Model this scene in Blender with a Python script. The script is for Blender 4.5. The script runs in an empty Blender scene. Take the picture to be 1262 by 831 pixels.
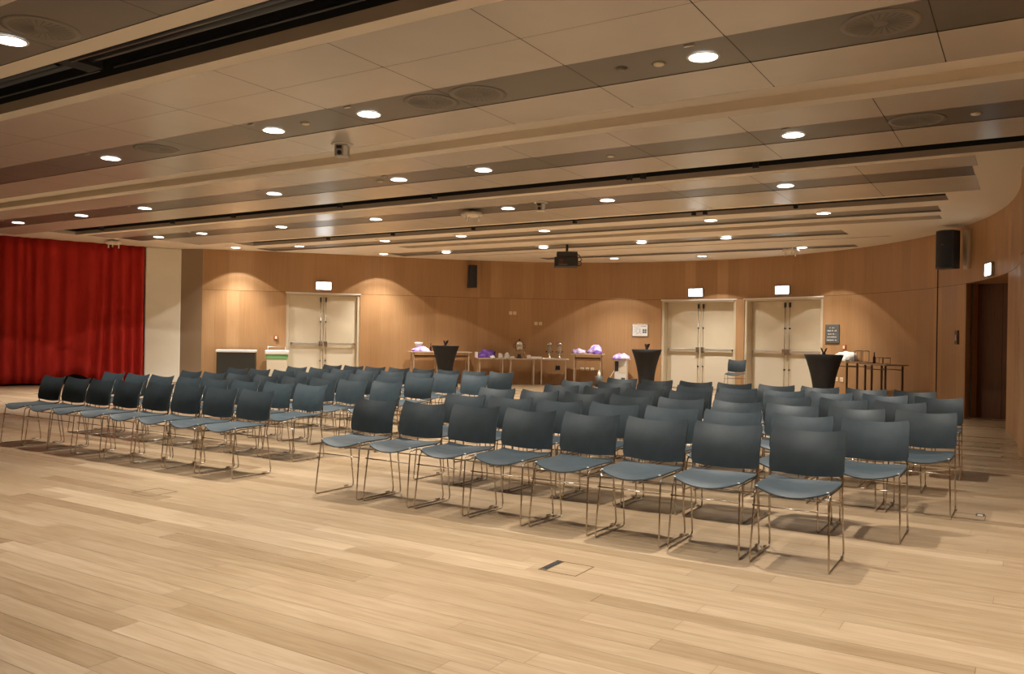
import bpy, bmesh, math, random
from mathutils import Vector, Matrix
random.seed(7)
C = bpy.context.scene.collection
SC = bpy.context.scene
PI = math.pi

# ------------------------------------------------------------------ camera
CAM_H = 1.33
F_PX, YAW, PITCH, ROLL = 1018.0, 0.5586, 0.0008, 0.0163
cam_d = bpy.data.cameras.new('camera'); cam = bpy.data.objects.new('camera', cam_d); C.objects.link(cam)
cam_d.sensor_fit = 'HORIZONTAL'; cam_d.sensor_width = 36.0; cam_d.lens = F_PX / 1262 * 36
cam_d.clip_end = 200
fwd = Vector((-math.sin(YAW) * math.cos(PITCH), math.cos(YAW) * math.cos(PITCH), math.sin(PITCH)))
right = Vector((math.cos(YAW), math.sin(YAW), 0)); up = right.cross(fwd)
r_ = right * math.cos(ROLL) + up * math.sin(ROLL); u_ = -right * math.sin(ROLL) + up * math.cos(ROLL)
cam.matrix_world = Matrix(((r_.x, u_.x, -fwd.x, 0), (r_.y, u_.y, -fwd.y, 0), (r_.z, u_.z, -fwd.z, CAM_H), (0, 0, 0, 1)))
SC.camera = cam
# ------------------------------------------------------------------ world, exposure
w = bpy.data.worlds.new('world'); SC.world = w; w.use_nodes = True
w.node_tree.nodes['Background'].inputs[0].default_value = (1.0, 0.9, 0.78, 1)
w.node_tree.nodes['Background'].inputs[1].default_value = 0.02
SC.view_settings.view_transform = 'Standard'
try: SC.view_settings.look = 'None'
except Exception: pass
SC.view_settings.exposure = 0.08
SC.view_settings.gamma = 1.0
SC.view_settings.use_curve_mapping = False
SPOT_W = 96.0
SPOT_COL = (1.0, 0.935, 0.84)
LENS_STRENGTH = 9.0

# ------------------------------------------------------------------ helpers
def tag(o, label=None, cat=None, group=None, kind=None):
    if label: o['label'] = label
    if cat: o['category'] = cat
    if group: o['group'] = group
    if kind: o['kind'] = kind
    return o
def empty(name, loc, rz=0.0, label=None, cat=None, group=None, kind=None):
    o = bpy.data.objects.new(name, None); C.objects.link(o)
    o.location = loc; o.rotation_euler = (0, 0, rz); o.empty_display_size = 0.1
    return tag(o, label, cat, group, kind)
class MB:
    def __init__(s): s.bm = bmesh.new()
    def box(s, x0, x1, y0, y1, z0, z1, m=0):
        vs = [s.bm.verts.new((x, y, z)) for x in (x0, x1) for y in (y0, y1) for z in (z0, z1)]
        for f in ((0, 1, 3, 2), (4, 6, 7, 5), (0, 4, 5, 1), (2, 3, 7, 6), (0, 2, 6, 4), (1, 5, 7, 3)):
            s.bm.faces.new([vs[i] for i in f]).material_index = m
        return s
    def quad(s, pts, m=0):
        f = s.bm.faces.new([s.bm.verts.new(p) for p in pts]); f.material_index = m; return f
    def tube(s, pts, r, n=8, m=0, cap=True):
        pts = [Vector(p) for p in pts]; rings = []; ref = None
        for i, p in enumerate(pts):
            if i == 0: d = pts[1] - p
            elif i == len(pts) - 1: d = p - pts[i - 1]
            else: d = (pts[i + 1] - p).normalized() + (p - pts[i - 1]).normalized()
            d.normalize()
            if ref is None: ref = Vector((1, 0, 0)) if abs(d.x) < .8 else Vector((0, 1, 0))
            a = (ref - d * ref.dot(d)).normalized(); b = d.cross(a); ref = a
            rr = r[i] if isinstance(r, (list, tuple)) else r
            rings.append([s.bm.verts.new(p + (a * math.cos(2 * PI * k / n) + b * math.sin(2 * PI * k / n)) * rr) for k in range(n)])
        for A, B in zip(rings, rings[1:]):
            for k in range(n):
                f = s.bm.faces.new((A[k], A[(k + 1) % n], B[(k + 1) % n], B[k])); f.material_index = m; f.smooth = True
        if cap:
            s.bm.faces.new(rings[0][::-1]).material_index = m; s.bm.faces.new(rings[-1]).material_index = m
        return s
    def lathe(s, prof, n=24, c=(0, 0, 0), m=0, sx=1, sy=1, smooth=True):
        rings = []
        for (r, z) in prof:
            if r < 1e-5: rings.append([s.bm.verts.new((c[0], c[1], c[2] + z))])
            else: rings.append([s.bm.verts.new((c[0] + sx * r * math.cos(2 * PI * k / n), c[1] + sy * r * math.sin(2 * PI * k / n), c[2] + z)) for k in range(n)])
        for A, B in zip(rings, rings[1:]):
            for k in range(n):
                k2 = (k + 1) % n
                if len(A) == 1 and len(B) == 1: continue
                if len(A) == 1: f = s.bm.faces.new((A[0], B[k2], B[k]))
                elif len(B) == 1: f = s.bm.faces.new((A[k], A[k2], B[0]))
                else: f = s.bm.faces.new((A[k], A[k2], B[k2], B[k]))
                f.smooth = smooth; f.material_index = m
        return s
    def shell(s, fn, nu, nv, t, m=0):
        """closed sheet: fn(u,v)->Vector on [-1,1]x[0,1], thickness t along its normal"""
        P = [[Vector(fn(-1 + 2 * i / nu, j / nv)) for j in range(nv + 1)] for i in range(nu + 1)]
        def nrm(i, j):
            a = P[min(i + 1, nu)][j] - P[max(i - 1, 0)][j]; b = P[i][min(j + 1, nv)] - P[i][max(j - 1, 0)]
            return a.cross(b).normalized()
        T = [[s.bm.verts.new(P[i][j]) for j in range(nv + 1)] for i in range(nu + 1)]
        B = [[s.bm.verts.new(P[i][j] - nrm(i, j) * t) for j in range(nv + 1)] for i in range(nu + 1)]
        for i in range(nu):
            for j in range(nv):
                for G, fl in ((T, 0), (B, 1)):
                    q = [G[i][j], G[i + 1][j], G[i + 1][j + 1], G[i][j + 1]]
                    f = s.bm.faces.new(q[::-1] if fl else q); f.smooth = True; f.material_index = m
        for i in range(nu):
            for j in (0, nv):
                s.bm.faces.new((T[i][j], B[i][j], B[i + 1][j], T[i + 1][j])).material_index = m
        for j in range(nv):
            for i in (0, nu):
                s.bm.faces.new((T[i][j], T[i][j + 1], B[i][j + 1], B[i][j])).material_index = m
        for e in s.bm.edges:
            if len(e.link_faces) == 2 and e.link_faces[0].smooth != e.link_faces[1].smooth: e.smooth = False
        return s
    def blob(s, c, sx, sy, sz, amp=.25, seed=0, m=0, sub=3, freq=2.2):
        """crumpled cloth heap standing on z=c.z"""
        from mathutils import noise
        g = bmesh.ops.create_icosphere(s.bm, subdivisions=sub, radius=1)
        for v in g['verts']:
            p = v.co.copy()
            n = noise.noise(p * freq + Vector((seed * 3.7, seed, 0))) + .6 * noise.noise(p * freq * 2.3 + Vector((0, seed * 5.1, 2)))
            p *= 1 + amp * n
            z = max(p.z, 0) if p.z > -.2 else 0
            v.co = Vector((c[0] + p.x * sx, c[1] + p.y * sy, c[2] + z * sz))
        for f in s.bm.faces:
            if all(v in g['verts'] for v in f.verts[:1]): f.smooth = True
        return s
    def build(s, name, mats, parent=None, bevel=0, smooth=False):
        if not isinstance(mats, (list, tuple)): mats = [mats]
        bmesh.ops.recalc_face_normals(s.bm, faces=s.bm.faces)
        me = bpy.data.meshes.new(name); s.bm.to_mesh(me); s.bm.free()
        for m in mats: me.materials.append(m)
        if smooth:
            for p in me.polygons: p.use_smooth = True
        o = bpy.data.objects.new(name, me); C.objects.link(o)
        if parent: o.parent = parent
        if bevel:
            b = o.modifiers.new('bevel', 'BEVEL'); b.width = bevel; b.segments = 2; b.limit_method = 'ANGLE'
        return o

# ------------------------------------------------------------------ materials
def mat(name, col, rough=.6, metal=0, spec=.5, emis=None, es=0, coat=0):
    m = bpy.data.materials.new(name); m.use_nodes = True
    b = m.node_tree.nodes['Principled BSDF']
    b.inputs['Base Color'].default_value = (*col, 1); b.inputs['Roughness'].default_value = rough
    b.inputs['Metallic'].default_value = metal; b.inputs['Specular IOR Level'].default_value = spec
    b.inputs['Coat Weight'].default_value = coat
    if emis: b.inputs['Emission Color'].default_value = (*emis, 1); b.inputs['Emission Strength'].default_value = es
    return m
def N(m, t, **kw):
    n = m.node_tree.nodes.new(t)
    for k, v in kw.items(): setattr(n, k, v)
    return n
def L(m, a, b): m.node_tree.links.new(a, b)
def noisy(m, c1, c2, scale=(1, 1, 1), nscale=5, detail=4, coord='Object', bump=0, lo=.35, hi=.65):
    tc = N(m, 'ShaderNodeTexCoord'); mp = N(m, 'ShaderNodeMapping'); mp.inputs['Scale'].default_value = scale
    nz = N(m, 'ShaderNodeTexNoise'); nz.inputs['Scale'].default_value = nscale; nz.inputs['Detail'].default_value = detail
    cr = N(m, 'ShaderNodeValToRGB'); cr.color_ramp.elements[0].position = lo; cr.color_ramp.elements[1].position = hi
    cr.color_ramp.elements[0].color = (*c1, 1); cr.color_ramp.elements[1].color = (*c2, 1)
    L(m, tc.outputs[coord], mp.inputs[0]); L(m, mp.outputs[0], nz.inputs[0]); L(m, nz.outputs[0], cr.inputs[0])
    b = m.node_tree.nodes['Principled BSDF']; L(m, cr.outputs[0], b.inputs['Base Color'])
    if bump:
        bp = N(m, 'ShaderNodeBump'); bp.inputs['Strength'].default_value = bump; bp.inputs['Distance'].default_value = .01
        L(m, nz.outputs[0], bp.inputs['Height']); L(m, bp.outputs[0], b.inputs['Normal'])
    return m

def wood_planks(name, tones, c_dark, bw, rh, coord='Object', swap=False, gap=.0012, rough=.35, grain_amt=.35, gapmul=.5, joint=.001, gscale=(1.1, 17, 1), spec=.5):
    """boards laid along the texture's x: each board gets its own tone, end joints staggered at random, grain along the board"""
    m = mat(name, tones[0], rough, spec=spec); b = m.node_tree.nodes['Principled BSDF']
    def math_(op, a, c=None, d=None):
        n = N(m, 'ShaderNodeMath', operation=op)
        for i, v in enumerate((a, c, d)):
            if v is None: continue
            if isinstance(v, (int, float)): n.inputs[i].default_value = v
            else: L(m, v, n.inputs[i])
        return n.outputs[0]
    tc = N(m, 'ShaderNodeTexCoord'); sp = N(m, 'ShaderNodeSeparateXYZ'); L(m, tc.outputs[coord], sp.inputs[0])
    X, Y = (sp.outputs[1], sp.outputs[0]) if swap else (sp.outputs[0], sp.outputs[1])
    yr = math_('DIVIDE', Y, rh); row = math_('FLOOR', yr)
    wn = N(m, 'ShaderNodeTexWhiteNoise', noise_dimensions='1D'); L(m, row, wn.inputs['W'])
    xr = math_('ADD', math_('DIVIDE', X, bw), math_('MULTIPLY', wn.outputs['Value'], 7.31)); col = math_('FLOOR', xr)
    cv = N(m, 'ShaderNodeCombineXYZ'); L(m, row, cv.inputs[0]); L(m, col, cv.inputs[1])
    w2 = N(m, 'ShaderNodeTexWhiteNoise', noise_dimensions='2D'); L(m, cv.outputs[0], w2.inputs['Vector'])
    cr = N(m, 'ShaderNodeValToRGB'); L(m, w2.outputs['Value'], cr.inputs[0]); e = cr.color_ramp.elements
    e[0].color = (*tones[0], 1); e[1].color = (*tones[-1], 1)
    for i, t in enumerate(tones[1:-1]): x = e.new((i + 1) / (len(tones) - 1)); x.color = (*t, 1)
    # grain
    gv = N(m, 'ShaderNodeCombineXYZ'); L(m, math_('ADD', math_('MULTIPLY', X, gscale[0]), math_('MULTIPLY', w2.outputs['Value'], 31.0)), gv.inputs[0]); L(m, math_('MULTIPLY', Y, gscale[1]), gv.inputs[1]); L(m, w2.outputs['Value'], gv.inputs[2])
    nz = N(m, 'ShaderNodeTexNoise'); nz.inputs['Scale'].default_value = 1.8; nz.inputs['Detail'].default_value = 6; nz.inputs['Distortion'].default_value = 1.2; L(m, gv.outputs[0], nz.inputs[0])
    rp = N(m, 'ShaderNodeValToRGB'); rp.color_ramp.elements[0].position = .33; rp.color_ramp.elements[1].position = .66; L(m, nz.outputs[0], rp.inputs[0])
    rp.color_ramp.elements[0].color = (*c_dark, 1); rp.color_ramp.elements[1].color = (1, 1, 1, 1)
    mx = N(m, 'ShaderNodeMix', data_type='RGBA', blend_type='MULTIPLY'); mx.inputs[0].default_value = grain_amt
    L(m, cr.outputs[0], mx.inputs[6]); L(m, rp.outputs[0], mx.inputs[7])
    # gaps between boards
    fy = math_('FRACT', yr); ey = math_('MULTIPLY', math_('MINIMUM', fy, math_('SUBTRACT', 1, fy)), rh)
    fx = math_('FRACT', xr); ex = math_('MULTIPLY', math_('MINIMUM', fx, math_('SUBTRACT', 1, fx)), bw)
    g = math_('MAXIMUM', math_('LESS_THAN', ey, gap), math_('LESS_THAN', ex, joint))
    dk = N(m, 'ShaderNodeMix', data_type='RGBA', blend_type='MULTIPLY'); L(m, g, dk.inputs[0]); L(m, mx.outputs[2], dk.inputs[6]); dk.inputs[7].default_value = (gapmul, gapmul * .9, gapmul * .8, 1)
    L(m, dk.outputs[2], b.inputs['Base Color'])
    r2 = N(m, 'ShaderNodeMapRange'); r2.inputs[3].default_value = rough - .05; r2.inputs[4].default_value = rough + .12
    L(m, w2.outputs['Value'], r2.inputs[0]); L(m, r2.outputs[0], b.inputs['Roughness'])
    return m

M = {}
M['floor'] = wood_planks('oak_floor', [(.292, .206, .122), (.322, .231, .14), (.342, .249, .154), (.366, .268, .168), (.312, .223, .134), (.405, .303, .196)], (.66, .57, .46), 1.7, .145, rough=.31, grain_amt=.6, gap=.0016, joint=.0012, gapmul=.42)
M['veneer'] = wood_planks('oak_veneer', [(.38, .215, .097), (.44, .255, .12), (.41, .235, .108), (.49, .295, .143)], (.74, .62, .52), 60, .31, coord='UV', swap=True, gap=.0004, joint=.0, rough=.42, grain_amt=.45, gapmul=.7, gscale=(.5, 26, 1))
M['shadedwood'] = noisy(mat('shaded_door_wood', (.12, .05, .025), .5), (.10, .04, .018), (.15, .065, .03), (14, 14, .6), 4)  # brown door wood, with the niche's shadow put into its dark colour
M['soffit'] = mat('plasterboard', (.74, .66, .54), .75)
M['panel'] = noisy(mat('ceiling_panel', (.5, .45, .4), .25), (.50, .45, .385), (.53, .48, .415), (1, 1, 1), 1.3)
M['grey'] = noisy(mat('grey_metal_panel', (.12, .105, .088), .34), (.105, .093, .077), (.135, .119, .10), (1, 1, 1), .8)
M['black'] = mat('black_void', (.012, .013, .016), .8)
M['blackmetal'] = mat('black_metal', (.03, .035, .042), .38)
M['jointdark'] = mat('joint_shadow_gap', (.07, .055, .04), .8)
M['lens'] = mat('lamp_lens', (.9, .9, .9), .4, emis=(1, .97, .9), es=LENS_STRENGTH)
M['white'] = mat('white_paint', (.78, .76, .72), .45)
M['cream'] = noisy(mat('cream_door_paint', (.66, .58, .43), .42), (.645, .565, .42), (.69, .605, .455), (1, 1, 1), 1.5)
M['creamdk'] = mat('cream_frame_paint', (.60, .51, .37), .45)
M['chrome'] = mat('satin_steel', (.62, .58, .52), .24, metal=1)
M['steel'] = mat('brushed_steel', (.74, .70, .62), .35, metal=.8)
M['rod'] = mat('chair_rod_steel', (.52, .46, .39), .22, metal=1)
M['plastic'] = noisy(mat('chair_plastic', (.035, .055, .068), .46), (.032, .047, .056), (.039, .056, .066), (1, 1, 1), 14)
M['red'] = noisy(mat('red_curtain', (.4, .02, .015), .9, spec=.1), (.39, .024, .017), (.47, .033, .024), (1, 1, .3), 5)
M['redhem'] = mat('red_curtain_hem', (.42, .03, .03), .85)
M['column'] = noisy(mat('column_plaster', (.66, .60, .47), .6), (.74, .69, .57), (.79, .74, .62), (1, 1, 1), 1.2)
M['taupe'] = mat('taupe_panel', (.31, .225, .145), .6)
M['backwall'] = mat('warm_wall', (.50, .38, .25), .7)
M['blackcloth'] = mat('black_stretch_cloth', (.012, .011, .012), .75)
M['dark'] = mat('dark_plastic', (.025, .025, .028), .45)
M['sign'] = mat('lit_exit_sign', (.9, .95, .95), .4, emis=(.88, .97, 1.0), es=11.0)
M['signgreen'] = mat('exit_sign_green', (.3, .8, .55), .4, emis=(.42, 1.0, .75), es=3.2)
M['tabletop'] = mat('pale_laminate', (.52, .40, .28), .4)
M['tableleg'] = mat('table_leg_metal', (.55, .42, .30), .4, metal=.3)
M['tablewood'] = noisy(mat('table_apron_wood', (.42, .2, .08), .5), (.36, .17, .07), (.45, .23, .10), (1, 1, 12), 4)
M['darkleg'] = mat('dark_bronze_leg', (.09, .05, .03), .4, metal=.4)
M['purple'] = noisy(mat('purple_cloth', (.12, .04, .3), .8), (.08, .02, .22), (.26, .12, .5), (1, 1, 1), 9, bump=.6)
M['lilac'] = noisy(mat('lilac_cloth', (.5, .35, .8), .8), (.30, .14, .62), (.86, .80, .95), (1, 1, 1), 7, bump=.6)
M['paper'] = noisy(mat('white_paper', (.8, .78, .72), .7), (.55, .52, .47), (.88, .86, .82), (1, 1, 1), 16, bump=.4)
M['green'] = mat('green_bag', (.16, .42, .16), .6)
M['brownglass'] = mat('brown_glass', (.08, .025, .01), .15)
M['glass'] = mat('clear_glass', (.75, .78, .78), .05); M['glass'].node_tree.nodes['Principled BSDF'].inputs['Transmission Weight'].default_value = .85
M['redplastic'] = mat('red_plastic', (.42, .10, .035), .4)
M['socket'] = mat('cream_socket_plate', (.80, .70, .52), .4)
M['charcoal'] = mat('charcoal_laminate', (.03, .03, .026), .5)
M['slate'] = mat('slate_grey_board', (.10, .10, .095), .5)
M['pictogram'] = mat('pale_lettering', (.62, .62, .58), .6)
M['ink'] = mat('grey_ink', (.18, .2, .26), .6)

# ------------------------------------------------------------------ plan of the curved wall
H = 3.5245; HEAD = 2.46
CX, CY = -9.3, 12.5; CO = (0.5583, -2.5677, 2.7252, -0.0686, 9.2056)
def _rad(t):
    v = 0
    for c in CO: v = v * t + c
    return v
def wpt(t): r = _rad(t); return Vector((CX + r * math.cos(t), CY + r * math.sin(t)))
T0, T1 = 2.97156, -0.05
WP = [wpt(T0 + (T1 - T0) * i / 240) for i in range(241)]
WP += [Vector((.05, 10.6)), Vector((.35, 9.0)), Vector((.9, 7.0)), Vector((1.6, 4.6)), Vector((2.2, 2.0)), Vector((2.5, -1.0)), Vector((2.6, -5.0))]
WS = [0.0]
for a, b in zip(WP, WP[1:]): WS.append(WS[-1] + (b - a).length)
def wall_at(s):
    for i in range(len(WS) - 1):
        if WS[i + 1] >= s: break
    k = (s - WS[i]) / (WS[i + 1] - WS[i]); return WP[i].lerp(WP[i + 1], k)
def frame_at(s, off=0.0):
    """point on the wall face at arc length s, moved 'off' into the room; rotation with local +x rightward, +y out of the room"""
    p = wall_at(s); d = (wall_at(s + .15) - wall_at(max(s - .15, 0.001))).normalized()
    n = Vector((-d.y, d.x)); q = p - n * off
    return q.x, q.y, math.atan2(d.y, d.x)

OPEN = [(2.13, 4.09), (12.73, 14.86), (15.10, 17.41), (22.40, 24.91)]
def build_wall():
    bm = bmesh.new(); uv = bm.loops.layers.uv.new('UVMap')
    cuts = sorted(set([0, WS[240], WS[-1]] + [x for o in OPEN for x in o] + [WS[i] for i in range(0, len(WS), 3)] + WS[241:]))
    cuts = [c for i, c in enumerate(cuts) if i == 0 or c - cuts[i - 1] > 1e-4]
    for a, b in zip(cuts, cuts[1:]):
        mid = (a + b) / 2; z0 = HEAD if any(o[0] < mid < o[1] for o in OPEN) else 0
        pa, pb = wall_at(a), wall_at(b)
        n = Vector((-(pb - pa).y, (pb - pa).x)).normalized() * .12
        for zz0, zz1 in ((z0, HEAD - .004), (HEAD + .004, H + .05)):
            if zz1 <= zz0: continue
            q = [(pa.x, pa.y, zz0), (pb.x, pb.y, zz0), (pb.x, pb.y, zz1), (pa.x, pa.y, zz1)]
            f = bm.faces.new([bm.verts.new(p) for p in q])
            vo = 0 if zz0 < HEAD else 3.0
            for l, (s_, z_) in zip(f.loops, ((a, zz0), (b, zz0), (b, zz1), (a, zz1))): l[uv].uv = (s_ + (7.7 if vo else 0), z_ - (vo and HEAD))
        # dark horizontal shadow gap behind the seam, and the back of the wall
        q = [(pa.x + n.x * .1, pa.y + n.y * .1, max(z0, HEAD - .02)), (pb.x + n.x * .1, pb.y + n.y * .1, max(z0, HEAD - .02)), (pb.x + n.x * .1, pb.y + n.y * .1, HEAD + .02), (pa.x + n.x * .1, pa.y + n.y * .1, HEAD + .02)]
        bm.faces.new([bm.verts.new(p) for p in q]).material_index = 1
        q = [(pa.x + n.x, pa.y + n.y, z0), (pb.x + n.x, pb.y + n.y, z0), (pb.x + n.x, pb.y + n.y, H + .3), (pa.x + n.x, pa.y + n.y, H + .3)]
        bm.faces.new([bm.verts.new(p) for p in q]).material_index = 1
    # reveals of the openings
    for o in OPEN[:3]:
        for s in o:
            p = wall_at(s); q0 = wall_at(o[0]); q1 = wall_at(o[1]); d = (q1 - q0).normalized(); n = Vector((-d.y, d.x)) * .30
            q = [(p.x, p.y, 0), (p.x + n.x, p.y + n.y, 0), (p.x + n.x, p.y + n.y, HEAD), (p.x, p.y, HEAD)]
            f = bm.faces.new([bm.verts.new(v) for v in q])
            for l, (s_, z_) in zip(f.loops, ((0, 0), (.1, 0), (.1, 1), (0, 1))): l[uv].uv = (s_ + s, z_)
        pts = [wall_at(o[0] + (o[1] - o[0]) * i / 8) for i in range(9)]
        q = [(p.x, p.y, HEAD) for p in pts] + [(pts[-1].x + n.x, pts[-1].y + n.y, HEAD), (pts[0].x + n.x, pts[0].y + n.y, HEAD)]
        bm.faces.new([bm.verts.new(v) for v in q])
    # niche of the side door
    a, b = wall_at(OPEN[3][0]), wall_at(OPEN[3][1])
    BL, BR = Vector((-.80, 17.55)), Vector((.02, 17.20))
    for p, q_ in ((a, BL), (BR, b)):
        q = [(p.x, p.y, 0), (q_.x, q_.y, 0), (q_.x, q_.y, HEAD), (p.x, p.y, HEAD)]
        f = bm.faces.new([bm.verts.new(v) for v in q])
        for l, (s_, z_) in zip(f.loops, ((0, 0), (.6, 0), (.6, HEAD), (0, HEAD))): l[uv].uv = (s_ + 30, z_)
    pts = [wall_at(OPEN[3][0] + (OPEN[3][1] - OPEN[3][0]) * i / 8) for i in range(9)]
    q = [(p.x, p.y, HEAD) for p in pts] + [(BR.x, BR.y, HEAD), (BL.x, BL.y, HEAD)]
    bm.faces.new([bm.verts.new(v) for v in q])
    me = bpy.data.meshes.new('wall_curved'); bm.to_mesh(me); bm.free()
    me.materials.append(M['veneer']); me.materials.append(M['jointdark'])
    o = bpy.data.objects.new('wall_back', me); C.objects.link(o); o['kind'] = 'structure'
    return BL, BR
BL, BR = build_wall()

# floor
mb = MB(); mb.box(-27, 6, -6, 24, -.2, 0); fl = mb.build('floor', M['floor']); fl['kind'] = 'structure'
# walls out of the frame
mb = MB(); mb.box(-25.2, 3, -5.3, -5.0, 0, H + .3); o = mb.build('wall_front', M['backwall']); o['kind'] = 'structure'
mb = MB(); mb.box(-25.4, -25.1, -5.3, 14, 0, H + .3); o = mb.build('wall_left', M['backwall']); o['kind'] = 'structure'
mb = MB(); mb.box(-25.2, -19.45, 13.9, 14.1, 0, H + .3); o = mb.build('wall_left.001', M['backwall']); o['kind'] = 'structure'

# ------------------------------------------------------------------ ceiling
XL, XR = -26.0, 4.0
def build_ceiling():
    mb = MB()   # 0 plasterboard 1 panel 2 grey 3 black 4 joint
    def plane(y0, y1, x0, x1, z=H, m=0): mb.quad([(x0, y0, z), (x1, y0, z), (x1, y1, z), (x0, y1, z)], m)
    def tiles(y0, y1, x0, x1, m, j0, z=H, pitch=1.31, gap=.008):
        k = math.ceil((x0 - j0) / pitch); xs = [x0]
        while j0 + k * pitch < x1:
            if j0 + k * pitch > x0 + .02: xs.append(j0 + k * pitch)
            k += 1
        xs.append(x1)
        for a, b in zip(xs, xs[1:]): plane(y0 + gap / 4, y1 - gap / 4, a + gap / 2, b - gap / 2, z, m)
        plane(y0, y1, x0, x1, z + .012, 4)
        for a in (y0, y1): mb.quad([(x0, a, H), (x1, a, H), (x1, a, z + .012), (x0, a, z + .012)], 4)
    def cove(y0, y1, x0, x1, d=.10, m=0):
        plane(y0, y1, x0, x1, H + d, m)
        mb.quad([(x0, y0, H), (x1, y0, H), (x1, y0, H + d), (x0, y0, H + d)], m); mb.quad([(x0, y1, H), (x1, y1, H), (x1, y1, H + d), (x0, y1, H + d)], m)
        for x in (x0, x1): mb.quad([(x, y0, H), (x, y1, H), (x, y1, H + d), (x, y0, H + d)], m)
    def slot(y0, y1, x0, x1, lip=.075):
        d = .42
        for y in (y0, y1):
            mb.quad([(x0, y, H), (x1, y, H), (x1, y, H + lip), (x0, y, H + lip)], 5)
            mb.quad([(x0, y, H + lip), (x1, y, H + lip), (x1, y, H + d), (x0, y, H + d)], 3)
        for x in (x0, x1):
            mb.quad([(x, y0, H), (x, y1, H), (x, y1, H + lip), (x, y0, H + lip)], 5)
            mb.quad([(x, y0, H + lip), (x, y1, H + lip), (x, y1, H + d), (x, y0, H + d)], 3)
        plane(y0, y1, x0, x1, H + d, 3)
    B = [(-6, -2.75, 'p'), (-2.75, -2.1, 'g', XL, XR, -.3), (-2.1, .1, 't', XL, XR, -.3), (.1, .75, 'g', XL, XR, -.3), (.75, 2.9, 't', XL, XR, -.3),
         (2.9, 3.56, 'g', XL, XR, -5.14 + 1.31 * 3), (3.56, 3.74, 'p'), (3.74, 4.36, 's', XL, XR, .10), (4.36, 4.51, 'p'),
         (4.51, 5.15, 't', XL, XR, -.57), (5.15, 5.83, 't', XL, XR, -.57), (5.83, 6.48, 'g', XL, XR, -.57), (6.48, 7.2, 't', XL, XR, -.57),
         (7.2, 7.41, 'p'), (7.41, 7.76, 'c', XL, XR, .09), (7.76, 7.95, 'p'), (7.95, 8.63, 't', -20.5, XR, -1.21), (8.63, 9.27, 'g', -19.6, XR, -1.21),
         (9.27, 10.1, 't', -20.0, XR, -1.21), (10.1, 10.73, 's', -18.55, XR, .075), (10.73, 10.9, 'p'), (10.9, 11.53, 't', -18.4, -.55, -1.85),
         (11.53, 12.17, 'g', -18.2, -.61, -1.85), (12.17, 13.36, 't', -17.6, -.60, -1.85), (13.36, 13.47, 'p'), (13.47, 14.1, 's', -16.5, -1.05, .075),
         (14.1, 14.6, 'p'), (14.6, 15.27, 'c', -17.0, -1.24, .03, 6), (15.27, 15.7, 'p'), (15.7, 16.15, 'c', -13.2, -1.3, .07, 5), (16.15, 16.95, 'p'),
         (16.95, 17.7, 'c', -14.6, -3.1, .03, 6), (17.7, 18.27, 'p'), (18.27, 18.36, 'c', -13.2, -2.4, .03, 5), (18.36, 19.55, 'p'), (19.55, 20.05, 'c', -11.4, -3.3, .03, 6), (20.05, 24, 'p')]
    for b in B:
        y0, y1, k = b[:3]
        if k == 'p': plane(y0, y1, XL, XR); continue
        x0, x1, q = b[3:6]
        if x0 > XL: plane(y0, y1, XL, x0)
        if x1 < XR: plane(y0, y1, x1, XR)
        if k == 't': tiles(y0, y1, x0, x1, 1, q)
        elif k == 'g': tiles(y0, y1, x0, x1, 2, q, H + .004)
        elif k == 'c': cove(y0, y1, x0, x1, q, b[6] if len(b) > 6 else 0)
        elif k == 's': slot(y0, y1, x0, x1, q)
    mb.quad([(XL, -6, H + .5), (XR, -6, H + .5), (XR, 24, H + .5), (XL, 24, H + .5)], 3)
    o = mb.build('ceiling', [M['soffit'], M['panel'], M['grey'], M['black'], M['jointdark'], M['liptaupe'], M['greybrown']]); o['kind'] = 'structure'
    return o
M['liptaupe'] = mat('taupe_slot_lip', (.56, .48, .39), .6); M['greybrown'] = mat('grey_brown_panel', (.25, .22, .18), .4)
ceiling = build_ceiling()
# rails inside the wide black slot near the camera
mb = MB()
for x0, x1 in ((-25, -6.95), (-6.75, -3.3), (-3.1, 3.5)):
    for y, z, r in ((3.84, H + .06, .035), (4.02, H + .13, .05), (4.22, H + .10, .012)):
        mb.tube([(x0, y, z), (x1, y, z)], r, 10)
mb.build('track_rail', M['blackmetal'], ceiling)
mb = MB()
for x in (-6.85, -3.2):
    mb.box(x - .10, x + .10, 3.79, 4.12, H + .05, H + .30)
mb.build('rail_bracket', M['black'], ceiling)
mb = MB()
for Y, xs in ((10.28, (-16.8, -14.4, -12.6, -9.9, -7.9, -4.6, -4.4, -2.9)), (13.66, (-13.5, -11.6, -9.5, -7.2, -4.9, -4.7, -3.2))):
    for x in xs: mb.box(x - .03, x + .03, Y - .03, Y + .04, H - .045, H + .2)
mb.build('track_hook', M['dark'], ceiling)

# ------------------------------------------------------------------ recessed downlights
def light_tree(ld):
    ld.use_nodes = True; nt = ld.node_tree; em = nt.nodes['Emission']
    tc = nt.nodes.new('ShaderNodeTexCoord'); sp = nt.nodes.new('ShaderNodeSeparateXYZ'); ab = nt.nodes.new('ShaderNodeMath'); ab.operation = 'ABSOLUTE'
    mr = nt.nodes.new('ShaderNodeMapRange'); mr.interpolation_type = 'SMOOTHSTEP'
    mr.inputs[1].default_value = .70; mr.inputs[2].default_value = 1.0; mr.inputs[3].default_value = .70; mr.inputs[4].default_value = 6.0
    nt.links.new(tc.outputs['Normal'], sp.inputs[0]); nt.links.new(sp.outputs[2], ab.inputs[0]); nt.links.new(ab.outputs[0], mr.inputs[0])
    nt.links.new(mr.outputs[0], em.inputs['Strength'])
spot_d = bpy.data.lights.new('downlight_beam', 'SPOT'); spot_d.energy = SPOT_W; spot_d.color = SPOT_COL
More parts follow.
